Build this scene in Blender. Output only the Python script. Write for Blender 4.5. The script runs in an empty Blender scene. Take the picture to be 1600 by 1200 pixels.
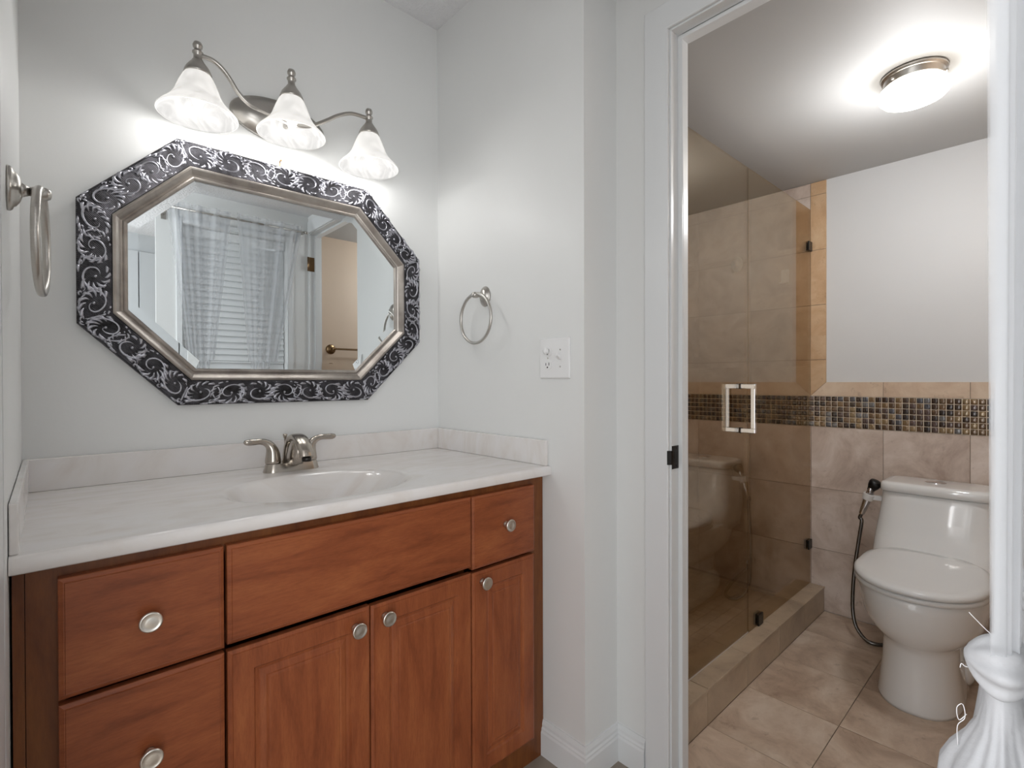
import bpy, math, random
from mathutils import Vector, Matrix
random.seed(7)
SC = bpy.context.scene
COL = SC.collection
H = 1.1201                                   # eye height

# ------------------------------------------------------------------ camera
cam_d = bpy.data.cameras.new('camera'); cam = bpy.data.objects.new('camera', cam_d); COL.objects.link(cam)
cam_d.sensor_width = 36.0; cam_d.lens = 788.22 / 1600 * 36.0; cam_d.clip_start = 0.02
ya, pi_, ro = math.radians(42.6429), math.radians(-.3392), math.radians(-.1662)
fw = Vector((math.sin(ya), math.cos(ya), 0)); rt = Vector((math.cos(ya), -math.sin(ya), 0)); up = Vector((0, 0, 1))
fw, up = fw*math.cos(pi_)+up*math.sin(pi_), up*math.cos(pi_)-fw*math.sin(pi_)
rt, up = rt*math.cos(ro)+up*math.sin(ro), up*math.cos(ro)-rt*math.sin(ro)
cam.matrix_world = Matrix(((rt.x, up.x, -fw.x, 0), (rt.y, up.y, -fw.y, 0), (rt.z, up.z, -fw.z, H), (0, 0, 0, 1)))
SC.camera = cam

# ------------------------------------------------------------------ light and exposure
SC.view_settings.view_transform = 'Standard'; SC.view_settings.look = 'None'
SC.view_settings.gamma = 1.0; SC.view_settings.use_curve_mapping = False
SC.view_settings.exposure = 0.2
SC.cycles.transparent_max_bounces = 40
W = bpy.data.worlds.new('sky'); SC.world = W; W.use_nodes = True
bgn = W.node_tree.nodes['Background']; bgn.inputs[0].default_value = (.97, .99, 1, 1); bgn.inputs[1].default_value = 1.4

def area(name, loc, rot, sx, sy, power, col=(1, 1, 1)):
    l = bpy.data.lights.new(name, 'AREA'); l.shape = 'RECTANGLE'; l.size = sx; l.size_y = sy; l.energy = power; l.color = col
    o = bpy.data.objects.new(name, l); COL.objects.link(o); o.location = loc; o.rotation_euler = rot
    return o
# daylight through the bedroom opening left of the camera, then two added fill lights
area('daylight_bedroom', (-2.5, -1.2, 1.3), (math.radians(90), 0, math.radians(-90)), 2.6, 2.2, 10, (.98, .99, 1))
area('fill_rear', (-.75, -2.5, 1.3), (math.radians(90), 0, 0), 2.6, 2.2, 52, (.98, .99, 1))  # added fill light from behind the camera; its opening is invented
area('fill_side', (-1.9, 1.1, 1.45), (math.radians(90), 0, math.radians(-90-24)), 1.1, 1.9, 48, (.98, .99, 1))  # added fill light to brighten the curtain wall; no window known there
def point(name, loc, power, r, col):
    l = bpy.data.lights.new(name, 'POINT'); l.energy = power; l.shadow_soft_size = r; l.color = col
    o = bpy.data.objects.new(name, l); COL.objects.link(o); o.location = loc
    return o

# ------------------------------------------------------------------ constants of the place
D = 1.6; XL = -.0438; XE = 1.0931; XD = 1.2431; XT = 2.7697; XW = 1.325
ZC = 2.4477; ZC2 = 2.089; ZSOF = 2.16; YW = -.1175
ZT = .8684; YF = 1.0148; YE = .8913; YJ = .7125; YJN = -.105
YG = .836; YCB = .7719; ZCB = .1197; ZHEAD = 2.0645

# ------------------------------------------------------------------ materials
def lin(c):
    return tuple((v/255/12.92) if v/255 <= .04045 else ((v/255+.055)/1.055)**2.4 for v in c) + (1,)
class NT:
    def __init__(s, name):
        s.m = bpy.data.materials.new(name); s.m.use_nodes = True; s.t = s.m.node_tree
        s.b = s.t.nodes['Principled BSDF']; s.out = s.t.nodes['Material Output']
    def n(s, typ, **kw):
        x = s.t.nodes.new(typ)
        for k, v in kw.items():
            if k.startswith('i_'): x.inputs[k[2:].replace('_', ' ')].default_value = v
            else: setattr(x, k, v)
        return x
    def l(s, a, b): s.t.links.new(a, b)
    def coord(s, scale=(1, 1, 1), kind='Object', loc=(0, 0, 0), rot=(0, 0, 0)):
        c = s.n('ShaderNodeTexCoord'); mp = s.n('ShaderNodeMapping'); mp.inputs['Scale'].default_value = scale
        mp.inputs['Location'].default_value = loc; mp.inputs['Rotation'].default_value = rot
        s.l(c.outputs[kind], mp.inputs[0]); return mp.outputs[0]
    def noise(s, vec, scale=5, detail=4, rough=.5, dist=0):
        x = s.n('ShaderNodeTexNoise'); x.inputs['Scale'].default_value = scale; x.inputs['Detail'].default_value = detail
        x.inputs['Roughness'].default_value = rough; x.inputs['Distortion'].default_value = dist
        s.l(vec, x.inputs['Vector']); return x.outputs['Fac']
    def ramp(s, fac, stops, interp='LINEAR'):
        r = s.n('ShaderNodeValToRGB'); cr = r.color_ramp; cr.interpolation = interp
        while len(cr.elements) < len(stops): cr.elements.new(.5)
        for e, (p, c) in zip(cr.elements, stops): e.position = p; e.color = c
        s.l(fac, r.inputs[0]); return r.outputs[0]
    def mix(s, fac, a, b, mode='MIX'):
        x = s.n('ShaderNodeMix', data_type='RGBA', blend_type=mode)
        for sock, v in ((x.inputs[0], fac), (x.inputs[6], a), (x.inputs[7], b)):
            if hasattr(v, 'links') or hasattr(v, 'is_linked'): s.l(v, sock)
            else: sock.default_value = v
        return x.outputs[2]
    def bump(s, hgt, strength=.3, dist=.01):
        x = s.n('ShaderNodeBump'); x.inputs['Strength'].default_value = strength; x.inputs['Distance'].default_value = dist
        s.l(hgt, x.inputs['Height']); s.l(x.outputs[0], s.b.inputs['Normal'])
    def set(s, base=None, rough=None, metal=None, spec=None, coat=None):
        b = s.b.inputs
        if base is not None:
            if hasattr(base, 'is_linked'): s.l(base, b['Base Color'])
            else: b['Base Color'].default_value = base
        if rough is not None:
            if hasattr(rough, 'is_linked'): s.l(rough, b['Roughness'])
            else: b['Roughness'].default_value = rough
        if metal is not None: b['Metallic'].default_value = metal
        if spec is not None: b['Specular IOR Level'].default_value = spec
        if coat is not None: b['Coat Weight'].default_value = coat
        return s
M = {}
def simple(key, rgb, rough=.5, metal=0, spec=.5, coat=None, var=0, vscale=8, bump=0, bscale=60, bdist=.002):
    t = NT(key)
    c = lin(rgb)
    v = t.coord()
    if var:
        f = t.noise(v, vscale, 4, .55)
        lo = tuple(x*(1-var) for x in c[:3]) + (1,); hi = tuple(min(1, x*(1+var)) for x in c[:3]) + (1,)
        t.set(t.ramp(f, [(.3, lo), (.7, hi)]), rough, metal, spec, coat)
    else: t.set(c, rough, metal, spec, coat)
    if bump: t.bump(t.noise(v, bscale, 3, .6), bump, bdist)
    M[key] = t.m
    return t
simple('wall_paint', (232, 233, 232), .42, var=.012, vscale=3, bump=.12, bscale=35, bdist=.003)
simple('white_trim', (230, 232, 233), .3, bump=.05, bscale=20, bdist=.002)
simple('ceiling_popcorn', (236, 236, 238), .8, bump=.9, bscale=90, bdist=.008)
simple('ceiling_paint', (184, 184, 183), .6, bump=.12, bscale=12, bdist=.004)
simple('toilet_paint', (220, 222, 224), .5, var=.01, vscale=3)
simple('beige_paint', (226, 204, 182), .5, var=.02, vscale=4)
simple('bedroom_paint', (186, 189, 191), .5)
simple('porcelain', (242, 244, 245), .06, spec=.6, coat=.5)
simple('seat_plastic', (236, 238, 239), .16)
simple('white_plastic', (238, 238, 238), .3)
simple('grout', (150, 132, 116), .9, var=.08, vscale=60)
simple('grout_light', (222, 208, 190), .9)
simple('black_rubber', (16, 15, 15), .35)
simple('dark_slot', (20, 20, 20), .6)
simple('bronze_dark', (62, 60, 58), .35, metal=1, var=.15, vscale=90)
simple('brass', (138, 112, 82), .28, metal=1, var=.1, vscale=60)
simple('chrome', (225, 225, 228), .07, metal=1)
simple('antique_dark', (64, 63, 66), .42, metal=.85, var=.3, vscale=40)
simple('antique_silver', (176, 176, 184), .34, metal=1, var=.22, vscale=70)
simple('vinyl_floor', (150, 138, 126), .5, var=.12, vscale=7)
simple('carpet', (190, 184, 176), .95, var=.1, vscale=60)
simple('thread', (220, 220, 222), .8)
simple('clear_plastic', (210, 205, 200), .12)
def nickel(key, rgb, rough):
    t = NT(key); v = t.coord((1, 1, 40)); f = t.noise(v, 60, 3, .6)
    c = lin(rgb); t.set(t.ramp(f, [(.3, tuple(x*.9 for x in c[:3])+(1,)), (.7, c)]), rough, 1.0); M[key] = t.m
t = simple('black_hose', (120, 118, 116), .2, metal=1)
nickel('satin_nickel', (196, 192, 186), .3)
nickel('satin_nickel_pale', (226, 222, 214), .28)
nickel('faucet_nickel', (186, 178, 168), .22)
# champagne leaf of the mirror's inner cove
t = NT('champagne_leaf'); v = t.coord(); f = t.noise(v, 9, 5, .6)
t.set(t.ramp(f, [(.3, lin((140, 132, 126))), (.55, lin((178, 171, 164))), (.75, lin((196, 192, 186)))]), .38, .8); M['champagne_leaf'] = t.m
# hatched ground behind the scrollwork
t = NT('antique_hatched'); v = t.coord()
wv = t.n('ShaderNodeTexWave', wave_type='BANDS', bands_direction='DIAGONAL'); wv.inputs['Scale'].default_value = 130; t.l(v, wv.inputs[0])
f = t.noise(v, 30, 3, .6)
t.set(t.ramp(f, [(.3, lin((46, 45, 46))), (.7, lin((88, 87, 92)))]), .42, .9); t.bump(wv.outputs['Fac'], .5, .002); M['antique_hatched'] = t.m
# wood foil, grain along X or along Z
def wood(key, stretch, dark=1.0):
    t = NT(key); v = t.coord(stretch)
    big = t.noise(v, 2.6, 6, .58, .6); fine = t.noise(v, 30, 4, .7, .2)
    c = lambda r, g, b: lin((r*dark, g*dark*(1 if dark > .9 else 1.04), b*dark*(1 if dark > .9 else .86)))
    base = t.ramp(big, [(.28, c(122, 63, 37)), (.5, c(154, 85, 51)), (.72, c(171, 100, 60))])
    ln = t.ramp(fine, [(.35, (.72, .68, .66, 1)), (.6, (1, 1, 1, 1))])
    t.set(t.mix(.55, base, ln, 'MULTIPLY'), .34, 0, .32); M[key] = t.m
wood('cherry_flat', (1.4, 3, 9), .95); wood('cherry_upright', (9, 3, 1.4), .95); wood('cherry_body', (8, 3, 1.2), .76)
# cultured marble
t = NT('cultured_marble'); v = t.coord((1, 2.4, 1), rot=(0, 0, .35)); f = t.noise(v, 5, 6, .55, 1.6)
t.set(t.ramp(f, [(.3, lin((224, 217, 212))), (.48, lin((232, 228, 225))), (.62, lin((235, 232, 231)))]), .16, 0, .5, .25); M['cultured_marble'] = t.m
# beige stone tile (position wise mottling plus a tone of its own for each tile)
def stone(key, lo, mid, hi, pitch, rough=.38):
    t = NT(key); v = t.coord()
    dv = t.n('ShaderNodeVectorMath', operation='DIVIDE'); t.l(v, dv.inputs[0]); dv.inputs[1].default_value = pitch
    fl = t.n('ShaderNodeVectorMath', operation='FLOOR'); t.l(dv.outputs[0], fl.inputs[0])
    wn = t.n('ShaderNodeTexWhiteNoise', noise_dimensions='3D'); t.l(fl.outputs[0], wn.inputs['Vector'])
    ad = t.n('ShaderNodeVectorMath', operation='ADD'); t.l(v, ad.inputs[0])
    sc = t.n('ShaderNodeVectorMath', operation='SCALE'); t.l(wn.outputs['Color'], sc.inputs[0]); sc.inputs['Scale'].default_value = 9
    t.l(sc.outputs[0], ad.inputs[1])
    f = t.noise(ad.outputs[0], 5.5, 8, .66, .5); g = t.noise(ad.outputs[0], 26, 5, .7, .4)
    base = t.ramp(f, [(.3, lin(lo)), (.5, lin(mid)), (.66, lin(hi))])
    spots = t.ramp(g, [(.31, (.74, .71, .69, 1)), (.4, (1, 1, 1, 1))])
    tone = t.ramp(wn.outputs['Value'], [(0, (.92, .92, .92, 1)), (1, (1.0, 1.0, 1.0, 1))])
    t.set(t.mix(1, t.mix(.8, base, spots, 'MULTIPLY'), tone, 'MULTIPLY'), rough, 0, .4); M[key] = t.m
stone('stone_wall', (178, 158, 145), (212, 196, 184), (230, 217, 208), (9, .2916, .2975))
stone('stone_border', (186, 152, 118), (206, 172, 136), (218, 190, 156), (9, .2916, .2675))
stone('stone_strip', (190, 162, 138), (214, 190, 166), (226, 206, 184), (9, .2916, 9))
stone('stone_floor', (172, 148, 129), (210, 189, 169), (230, 214, 197), (.307, .29, 9), .32)
stone('stone_curb', (168, 150, 130), (190, 171, 148), (202, 184, 160), (.307, 9, 9))
stone('stone_small', (176, 156, 130), (196, 178, 152), (208, 190, 166), (.052, .052, 9), .5)
# mosaic glass
t = NT('mosaic_glass'); v = t.coord()
dv = t.n('ShaderNodeVectorMath', operation='DIVIDE'); t.l(v, dv.inputs[0]); dv.inputs[1].default_value = (9, .02475, .02475)
fl = t.n('ShaderNodeVectorMath', operation='FLOOR'); t.l(dv.outputs[0], fl.inputs[0])
wn = t.n('ShaderNodeTexWhiteNoise', noise_dimensions='3D'); t.l(fl.outputs[0], wn.inputs['Vector'])
pal = [(58, 40, 30), (96, 72, 50), (128, 102, 70), (74, 54, 40), (110, 108, 108), (46, 34, 28), (104, 82, 58), (88, 70, 64), (140, 118, 86), (62, 46, 34), (84, 84, 90), (112, 88, 62)]
col = t.ramp(wn.outputs['Value'], [(i/len(pal), lin(c)) for i, c in enumerate(pal)], 'CONSTANT')
t.set(col, .07, .25, .9); M['mosaic_glass'] = t.m
# bronze tinted shower glass
t = NT('bronze_glass'); t.t.nodes.remove(t.b)
tr = t.n('ShaderNodeBsdfTransparent'); tr.inputs[0].default_value = (.80, .735, .64, 1)
gl = t.n('ShaderNodeBsdfGlossy'); gl.inputs['Roughness'].default_value = 0.0; gl.inputs[0].default_value = (.97, .89, .78, 1)
fr = t.n('ShaderNodeFresnel'); ge = t.n('ShaderNodeNewGeometry'); io = t.n('ShaderNodeMapRange'); io.inputs[3].default_value = 2.0; io.inputs[4].default_value = 1/2.0
t.l(ge.outputs['Backfacing'], io.inputs[0]); t.l(io.outputs[0], fr.inputs[0])     # thin pane: same reflectance from either face
mx = t.n('ShaderNodeMixShader'); t.l(fr.outputs[0], mx.inputs[0]); t.l(tr.outputs[0], mx.inputs[1]); t.l(gl.outputs[0], mx.inputs[2]); t.l(mx.outputs[0], t.out.inputs[0])
M['bronze_glass'] = t.m
t = NT('window_glass'); t.t.nodes.remove(t.b)
tr = t.n('ShaderNodeBsdfTransparent'); gl = t.n('ShaderNodeBsdfGlossy'); gl.inputs['Roughness'].default_value = 0.0
fr = t.n('ShaderNodeFresnel'); mx = t.n('ShaderNodeMixShader'); t.l(fr.outputs[0], mx.inputs[0]); t.l(tr.outputs[0], mx.inputs[1]); t.l(gl.outputs[0], mx.inputs[2]); t.l(mx.outputs[0], t.out.inputs[0])
M['window_glass'] = t.m
t = simple('mirror_silver', (232, 238, 240), 0.0, metal=1)
# sheer voile
t = NT('sheer_voile'); t.t.nodes.remove(t.b); v = t.coord(); f = t.noise(v, 6, 2)
tr = t.n('ShaderNodeBsdfTransparent'); df = t.n('ShaderNodeBsdfDiffuse'); df.inputs[0].default_value = lin((228, 230, 233))
tl = t.n('ShaderNodeBsdfTranslucent'); tl.inputs[0].default_value = lin((216, 219, 223))
m1 = t.n('ShaderNodeMixShader'); m1.inputs[0].default_value = .4; t.l(df.outputs[0], m1.inputs[1]); t.l(tl.outputs[0], m1.inputs[2])
m2 = t.n('ShaderNodeMixShader'); t.l(t.ramp(f, [(.3, (.31, .31, .31, 1)), (.7, (.35, .35, .35, 1))]), m2.inputs[0]); t.l(tr.outputs[0], m2.inputs[1]); t.l(m1.outputs[0], m2.inputs[2]); t.l(m2.outputs[0], t.out.inputs[0])
M['sheer_voile'] = t.m
t = NT('voile_bunched'); v = t.coord(); f = t.noise(v, 40, 4)
t.set(lin((182, 183, 186)), .9, 0, .1); t.b.inputs['Subsurface Weight'].default_value = 0.0; t.bump(f, .35, .006); M['voile_bunched'] = t.m
# lit glass
def lit(key, rgb, strength, rough=.3, vein=False):
    t = NT(key); t.set(lin((250, 248, 244)), rough, 0, .4)
    t.b.inputs['Emission Strength'].default_value = strength
    if vein:
        v = t.coord(); f = t.noise(v, 14, 4, .55, 2.0)
        t.l(t.ramp(f, [(.38, tuple(x*.72 for x in lin(rgb)[:3])+(1,)), (.6, lin(rgb))]), t.b.inputs['Emission Color'])
    else: t.b.inputs['Emission Color'].default_value = lin(rgb)
    M[key] = t.m
lit('shade_alabaster', (255, 252, 247), .56, .25, True)
M['shade_alabaster'].node_tree.nodes['Principled BSDF'].inputs['Base Color'].default_value = lin((215, 214, 212))
lit('shade_inner', (250, 249, 247), .64, .5, True)
M['shade_inner'].node_tree.nodes['Principled BSDF'].inputs['Base Color'].default_value = lin((72, 71, 70))
lit('bulb_lit', (255, 250, 240), 4)
lit('ceiling_globe', (255, 250, 242), 6)

# ------------------------------------------------------------------ mesh building
WL = {}                                                   # world location of every empty / mesh we parent to
class MB:
    def __init__(s): s.v = []; s.f = []; s.mi = []; s.sm = []
    def add(s, vs, fs, mi=0, smooth=False):
        b = len(s.v); s.v += [Vector(p) for p in vs]
        for f in fs: s.f.append([i+b for i in f]); s.mi.append(mi); s.sm.append(smooth)
        return s
    def box(s, x0, y0, z0, x1, y1, z1, mi=0):
        x0, x1 = sorted((x0, x1)); y0, y1 = sorted((y0, y1)); z0, z1 = sorted((z0, z1))
        return s.add([(x0, y0, z0), (x1, y0, z0), (x1, y1, z0), (x0, y1, z0), (x0, y0, z1), (x1, y0, z1), (x1, y1, z1), (x0, y1, z1)],
                     [(3, 2, 1, 0), (4, 5, 6, 7), (0, 1, 5, 4), (1, 2, 6, 5), (2, 3, 7, 6), (3, 0, 4, 7)], mi)
    def rings(s, rings, mi=0, smooth=True, cap0=True, cap1=True, closed=True):
        n = len(rings[0]); vs = [p for r in rings for p in r]; fs = []
        for i in range(len(rings)-1):
            for j in range(n if closed else n-1):
                a = i*n+j; b = i*n+(j+1) % n
                fs.append((a, b, b+n, a+n))
        if cap0: fs.append(tuple(range(n-1, -1, -1)))
        if cap1: fs.append(tuple((len(rings)-1)*n+k for k in range(n)))
        return s.add(vs, fs, mi, smooth)
    def lathe(s, prof, origin=(0, 0, 0), axis=(0, 0, 1), seg=32, mi=0, sx=1, sy=1, cap0=True, cap1=True, ref=None):
        ax = Vector(axis).normalized(); r = Vector(ref) if ref else (Vector((1, 0, 0)) if abs(ax.x) < .9 else Vector((0, 1, 0)))
        u = (r-ax*r.dot(ax)).normalized(); w = ax.cross(u); o = Vector(origin)
        return s.rings([[o+ax*h+u*(rad*sx*math.cos(2*math.pi*k/seg))+w*(rad*sy*math.sin(2*math.pi*k/seg)) for k in range(seg)] for rad, h in prof], mi, True, cap0, cap1)
    def tube(s, path, rad, sides=10, mi=0, closed=False, caps=True, flat=1.0, upv=(0, 0, 1)):
        P = [Vector(p) for p in path]; n = len(P); R = rad if isinstance(rad, (list, tuple)) else [rad]*n
        rings = []; prev = None
        for i in range(n):
            a = P[(i-1) % n] if closed or i > 0 else P[i]; b = P[(i+1) % n] if closed or i < n-1 else P[i]
            tg = (b-a).normalized()
            if prev is None:
                q = Vector(upv); q = q-tg*q.dot(tg)
                if q.length < 1e-3: q = Vector((1, 0, 0)); q = q-tg*q.dot(tg)
            else: q = prev-tg*prev.dot(tg)
            q.normalize(); prev = q; w = tg.cross(q)
            rings.append([P[i]+q*(R[i]*flat*math.cos(2*math.pi*k/sides))+w*(R[i]*math.sin(2*math.pi*k/sides)) for k in range(sides)])
        if closed: rings.append(rings[0]); return s.rings(rings, mi, True, False, False)
        return s.rings(rings, mi, True, caps, caps)
    def sphere(s, c, r, mi=0, seg=20, rows=12, sc=(1, 1, 1), fn=None):
        c = Vector(c); rg = []
        for i in range(rows+1):
            th = math.pi*min(max(i/rows, .004), .996); row = []
            for k in range(seg):
                ph = 2*math.pi*k/seg; d = Vector((math.sin(th)*math.cos(ph), math.sin(th)*math.sin(ph), math.cos(th)))
                q = r*(fn(d) if fn else 1); row.append(c+Vector((d.x*sc[0]*q, d.y*sc[1]*q, d.z*sc[2]*q)))
            rg.append(row)
        return s.rings(rg, mi)
    def build(s, name, mats, parent=None, loc=None, bevel=0, bseg=2, subsurf=0, fix=True, **tags):
        import bmesh
        pl = WL[parent] if parent is not None else Vector((0, 0, 0))
        wl = Vector(loc) if loc is not None else pl.copy()
        me = bpy.data.meshes.new(name); me.from_pydata([tuple(p-wl) for p in s.v], [], s.f)
        mats = mats if isinstance(mats, (list, tuple)) else [mats]
        for m in mats: me.materials.append(M[m])
        me.polygons.foreach_set('material_index', s.mi); me.polygons.foreach_set('use_smooth', s.sm)
        if fix:
            bm = bmesh.new(); bm.from_mesh(me); bmesh.ops.remove_doubles(bm, verts=bm.verts, dist=1e-6)
            bmesh.ops.recalc_face_normals(bm, faces=bm.faces); bm.to_mesh(me); bm.free()
        me.update()
        o = bpy.data.objects.new(name, me); COL.objects.link(o)
        if parent is not None: o.parent = parent
        o.location = wl-pl; WL[o] = wl
        if bevel:
            b = o.modifiers.new('bevel', 'BEVEL'); b.width = bevel; b.segments = bseg; b.limit_method = 'ANGLE'; b.angle_limit = math.radians(40)
        if subsurf:
            b = o.modifiers.new('smooth', 'SUBSURF'); b.levels = subsurf; b.render_levels = subsurf
        for k, v in tags.items(): o[k] = v
        return o
def thing(name, loc, label, cat, group=None):
    o = bpy.data.objects.new(name, None); COL.objects.link(o); o.location = loc; WL[o] = Vector(loc); o.empty_display_size = .05
    o['label'] = label; o['category'] = cat
    if group: o['group'] = group
    return o
STRUCT_LABELS = {}
def struct(name, mb, mats, label, cat, **kw):
    o = mb.build(name, mats, **kw); o['kind'] = 'structure'; o['label'] = label; o['category'] = cat
    return o
def bez(p0, p1, p2, p3, n):
    P = [Vector(p) for p in (p0, p1, p2, p3)]
    return [P[0]*(1-t)**3+P[1]*3*t*(1-t)**2+P[2]*3*t*t*(1-t)+P[3]*t**3 for t in [i/n for i in range(n+1)]]
def spline(pts, n=8):
    P = [Vector(p) for p in pts]; out = []
    for i in range(len(P)-1):
        a = P[max(i-1, 0)]; b = P[i]; c = P[i+1]; d = P[min(i+2, len(P)-1)]
        for k in range(n):
            t = k/n; out.append(.5*((2*b)+(c-a)*t+(2*a-5*b+4*c-d)*t*t+(3*b-a-3*c+d)*t**3))
    out.append(P[-1]); return out

# ================================================================== STRUCTURE
struct('floor', MB().box(-2.7, -2.7, -.08, XW, 1.7, 0), 'vinyl_floor', 'grey beige floor of the vanity alcove and the room behind', 'floor')
struct('ceiling', MB().box(-2.7, .5, ZC, XW, 1.7, ZC+.1), 'ceiling_popcorn', 'white textured ceiling above the vanity', 'ceiling')
struct('ceiling_bedroom', MB().box(-2.7, -2.7, ZSOF+.02, XW, .5, ZC+.1), 'ceiling_popcorn', 'white lowered ceiling in front of the curtained blind', 'ceiling')
struct('wall_back', MB().box(-.16, D, 0, XE, 1.72, ZC), 'wall_paint', 'white wall behind the octagonal mirror', 'wall')
struct('wall_left', MB().box(-.16, .956, 0, XL, D, ZC), 'wall_paint', 'white wall left of the vanity with a towel ring', 'wall')
struct('wall_right', MB().box(XE, YE, 0, XW, 1.72, ZC), 'wall_paint', 'white wall right of the vanity with ring and switch plate', 'wall')
struct('trim_left', MB().box(-.16, .5, 0, XL-.0005, .951, ZC), 'white_trim', 'white door casing at the left edge of the vanity alcove', 'trim')
mb = MB().box(XD, YJ+.019, 0, XW, YE, ZC); mb.box(XD, YJN-.019, ZHEAD+.019, XW, YJ+.019, ZC)
struct('wall_door', mb, 'wall_paint', 'white wall around the doorway to the toilet room', 'wall')
# jamb, stop, casing of the doorway
mb = MB(); mb.box(XD, YJ, 0, XW, YJ+.019, ZHEAD+.019); mb.box(XD, YJN-.019, 0, XW, YJN, ZHEAD+.019); mb.box(XD, YJN, ZHEAD, XW, YJ, ZHEAD+.019)
door = struct('door_1', mb, 'white_trim', 'white painted door frame open to the toilet room', 'door frame')
mb = MB(); mb.box(1.278, YJ-.012, 0, 1.312, YJ, ZHEAD); mb.box(1.278, YJN, 0, 1.312, YJN+.012, ZHEAD); mb.box(1.278, YJN+.012, ZHEAD-.012, 1.312, YJ-.012, ZHEAD)
mb.build('door_stop', 'white_trim', door, bevel=.0015)
def mitred(mb, y0, y1, zt, w, x0, x1):            # casing round three sides, mitred corners
    def quad(a, b, c, d):
        vs = [(x0,)+p for p in (a, b, c, d)]+[(x1,)+p for p in (a, b, c, d)]
        mb.add(vs, [(0, 1, 2, 3), (7, 6, 5, 4), (0, 4, 5, 1), (1, 5, 6, 2), (2, 6, 7, 3), (3, 7, 4, 0)])
    quad((y1, 0), (y1+w, 0), (y1+w, zt+w), (y1, zt)); quad((y0, zt), (y1, zt), (y1+w, zt+w), (y0-.0, zt+w))
mb = MB(); mitred(mb, YJN, YJ+.004, ZHEAD+.004, .073, XD-.011, XD)
mb.build('casing', 'white_trim', door, bevel=.003)
# toilet room shell
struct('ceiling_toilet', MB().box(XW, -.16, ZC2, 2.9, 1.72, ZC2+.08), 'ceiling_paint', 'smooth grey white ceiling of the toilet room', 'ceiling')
struct('wall_end', MB().box(XT+.006, -.16, -.08, 2.9, 1.72, ZC2), 'toilet_paint', 'painted wall above the toilet', 'wall')
struct('wall_near', MB().box(XW, -.3, -.08, 2.9, -.16, ZC2), 'beige_paint', 'beige wall of the toilet room holding two towel bars', 'wall')
struct('floor_base', MB().box(XW, -.16, -.08, XT+.006, 1.72, -.004), 'grout', 'grout bed under the toilet room tiles', 'floor')
struct('wall_shower', MB().box(XW, 1.62, -.004, XT+.006, 1.72, ZC2), 'stone_wall', 'tiled side wall of the shower', 'wall')
G = .0012
def tiles(mb, plane, us, vs, w0, w1, mi=0):        # individual tiles with joints on a plane
    for i in range(len(us)-1):
        for j in range(len(vs)-1):
            u0, u1, v0, v1 = us[i]+G, us[i+1]-G, vs[j]+G, vs[j+1]-G
            if plane == 'X': mb.box(w0, u0, v0, w1, u1, v1, mi)
            elif plane == 'Z': mb.box(u0, v0, w0, u1, v1, w1, mi)
            else: mb.box(u0, w0, v0, u1, w1, v1, mi)
YS = [-.159, -.0446, .247, .5386, .8302, 1.1218, 1.4134, 1.619]
mb = MB(); tiles(mb, 'X', YS, [.0, .2975, .595, .8935], XT, XT+.006); mb.box(XT+.002, -.159, 0, XT+.0059, 1.619, .8935, 1)
mb.box(XT+.0015, -.159, .8935, XT+.0059, 1.619, 1.0425, 1)
struct('trim_1', mb, ['stone_wall', 'grout'], 'beige stone tiles on the lower toilet room wall', 'wall tile', loc=(XT, -.0446, 0))
ZUP = [1.0425, 1.22, 1.4874, 1.7558, 2.024, ZC2-.001]
mb = MB(); tiles(mb, 'X', [.8335, 1.1218, 1.4134, 1.619], ZUP, XT, XT+.006); mb.box(XT+.002, .8335, 1.0425, XT+.0059, 1.619, ZC2-.001, 1)
struct('trim_2', mb, ['stone_wall', 'grout'], 'beige stone tiles on the shower end wall above the mosaic', 'wall tile', loc=(XT, -.0446, 0))
ZW = 1.1104; YWH = .7655
mb = MB()
def prism(mb, poly, x0, x1, mi=0):
    n = len(poly); mb.add([(x0,)+p for p in poly]+[(x1,)+p for p in poly], [tuple(range(n)), tuple(range(2*n-1, n-1, -1))]+[(i, i+n, (i+1) % n+n, (i+1) % n) for i in range(n)], mi)
for a, b in ((-.159, -.0446), (-.0446, .247), (.247, .5386)): prism(mb, [(a+G, 1.0425+G), (b-G, 1.0425+G), (b-G, ZW), (a+G, ZW)], XT-.001, XT+.006, 2)
prism(mb, [(.5386+G, 1.0425+G), (.8335-2*G, 1.0425+G), (YWH-G, ZW), (.5386+G, ZW)], XT-.001, XT+.006, 2)
prism(mb, [(.8335-G, 1.0425+2*G), (.8335-G, 1.22-G), (YWH, 1.22-G), (YWH, ZW+G)], XT-.001, XT+.006)
for a, b in zip(ZUP[1:-1], ZUP[2:]): prism(mb, [(.8335-G, a+G), (.8335-G, b-G), (YWH, b-G), (YWH, a+G)], XT-.001, XT+.006)
mb.box(XT+.002, -.159, 1.0425, XT+.0059, .8335, ZW-.001, 1); mb.box(XT+.002, YWH+.001, ZW-.001, XT+.0059, .8335, ZC2-.001, 1)
struct('trim_3', mb, ['stone_border', 'grout', 'stone_strip'], 'tan stone border framing the painted wall', 'wall tile', loc=(XT, -.0446, 0))
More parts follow.
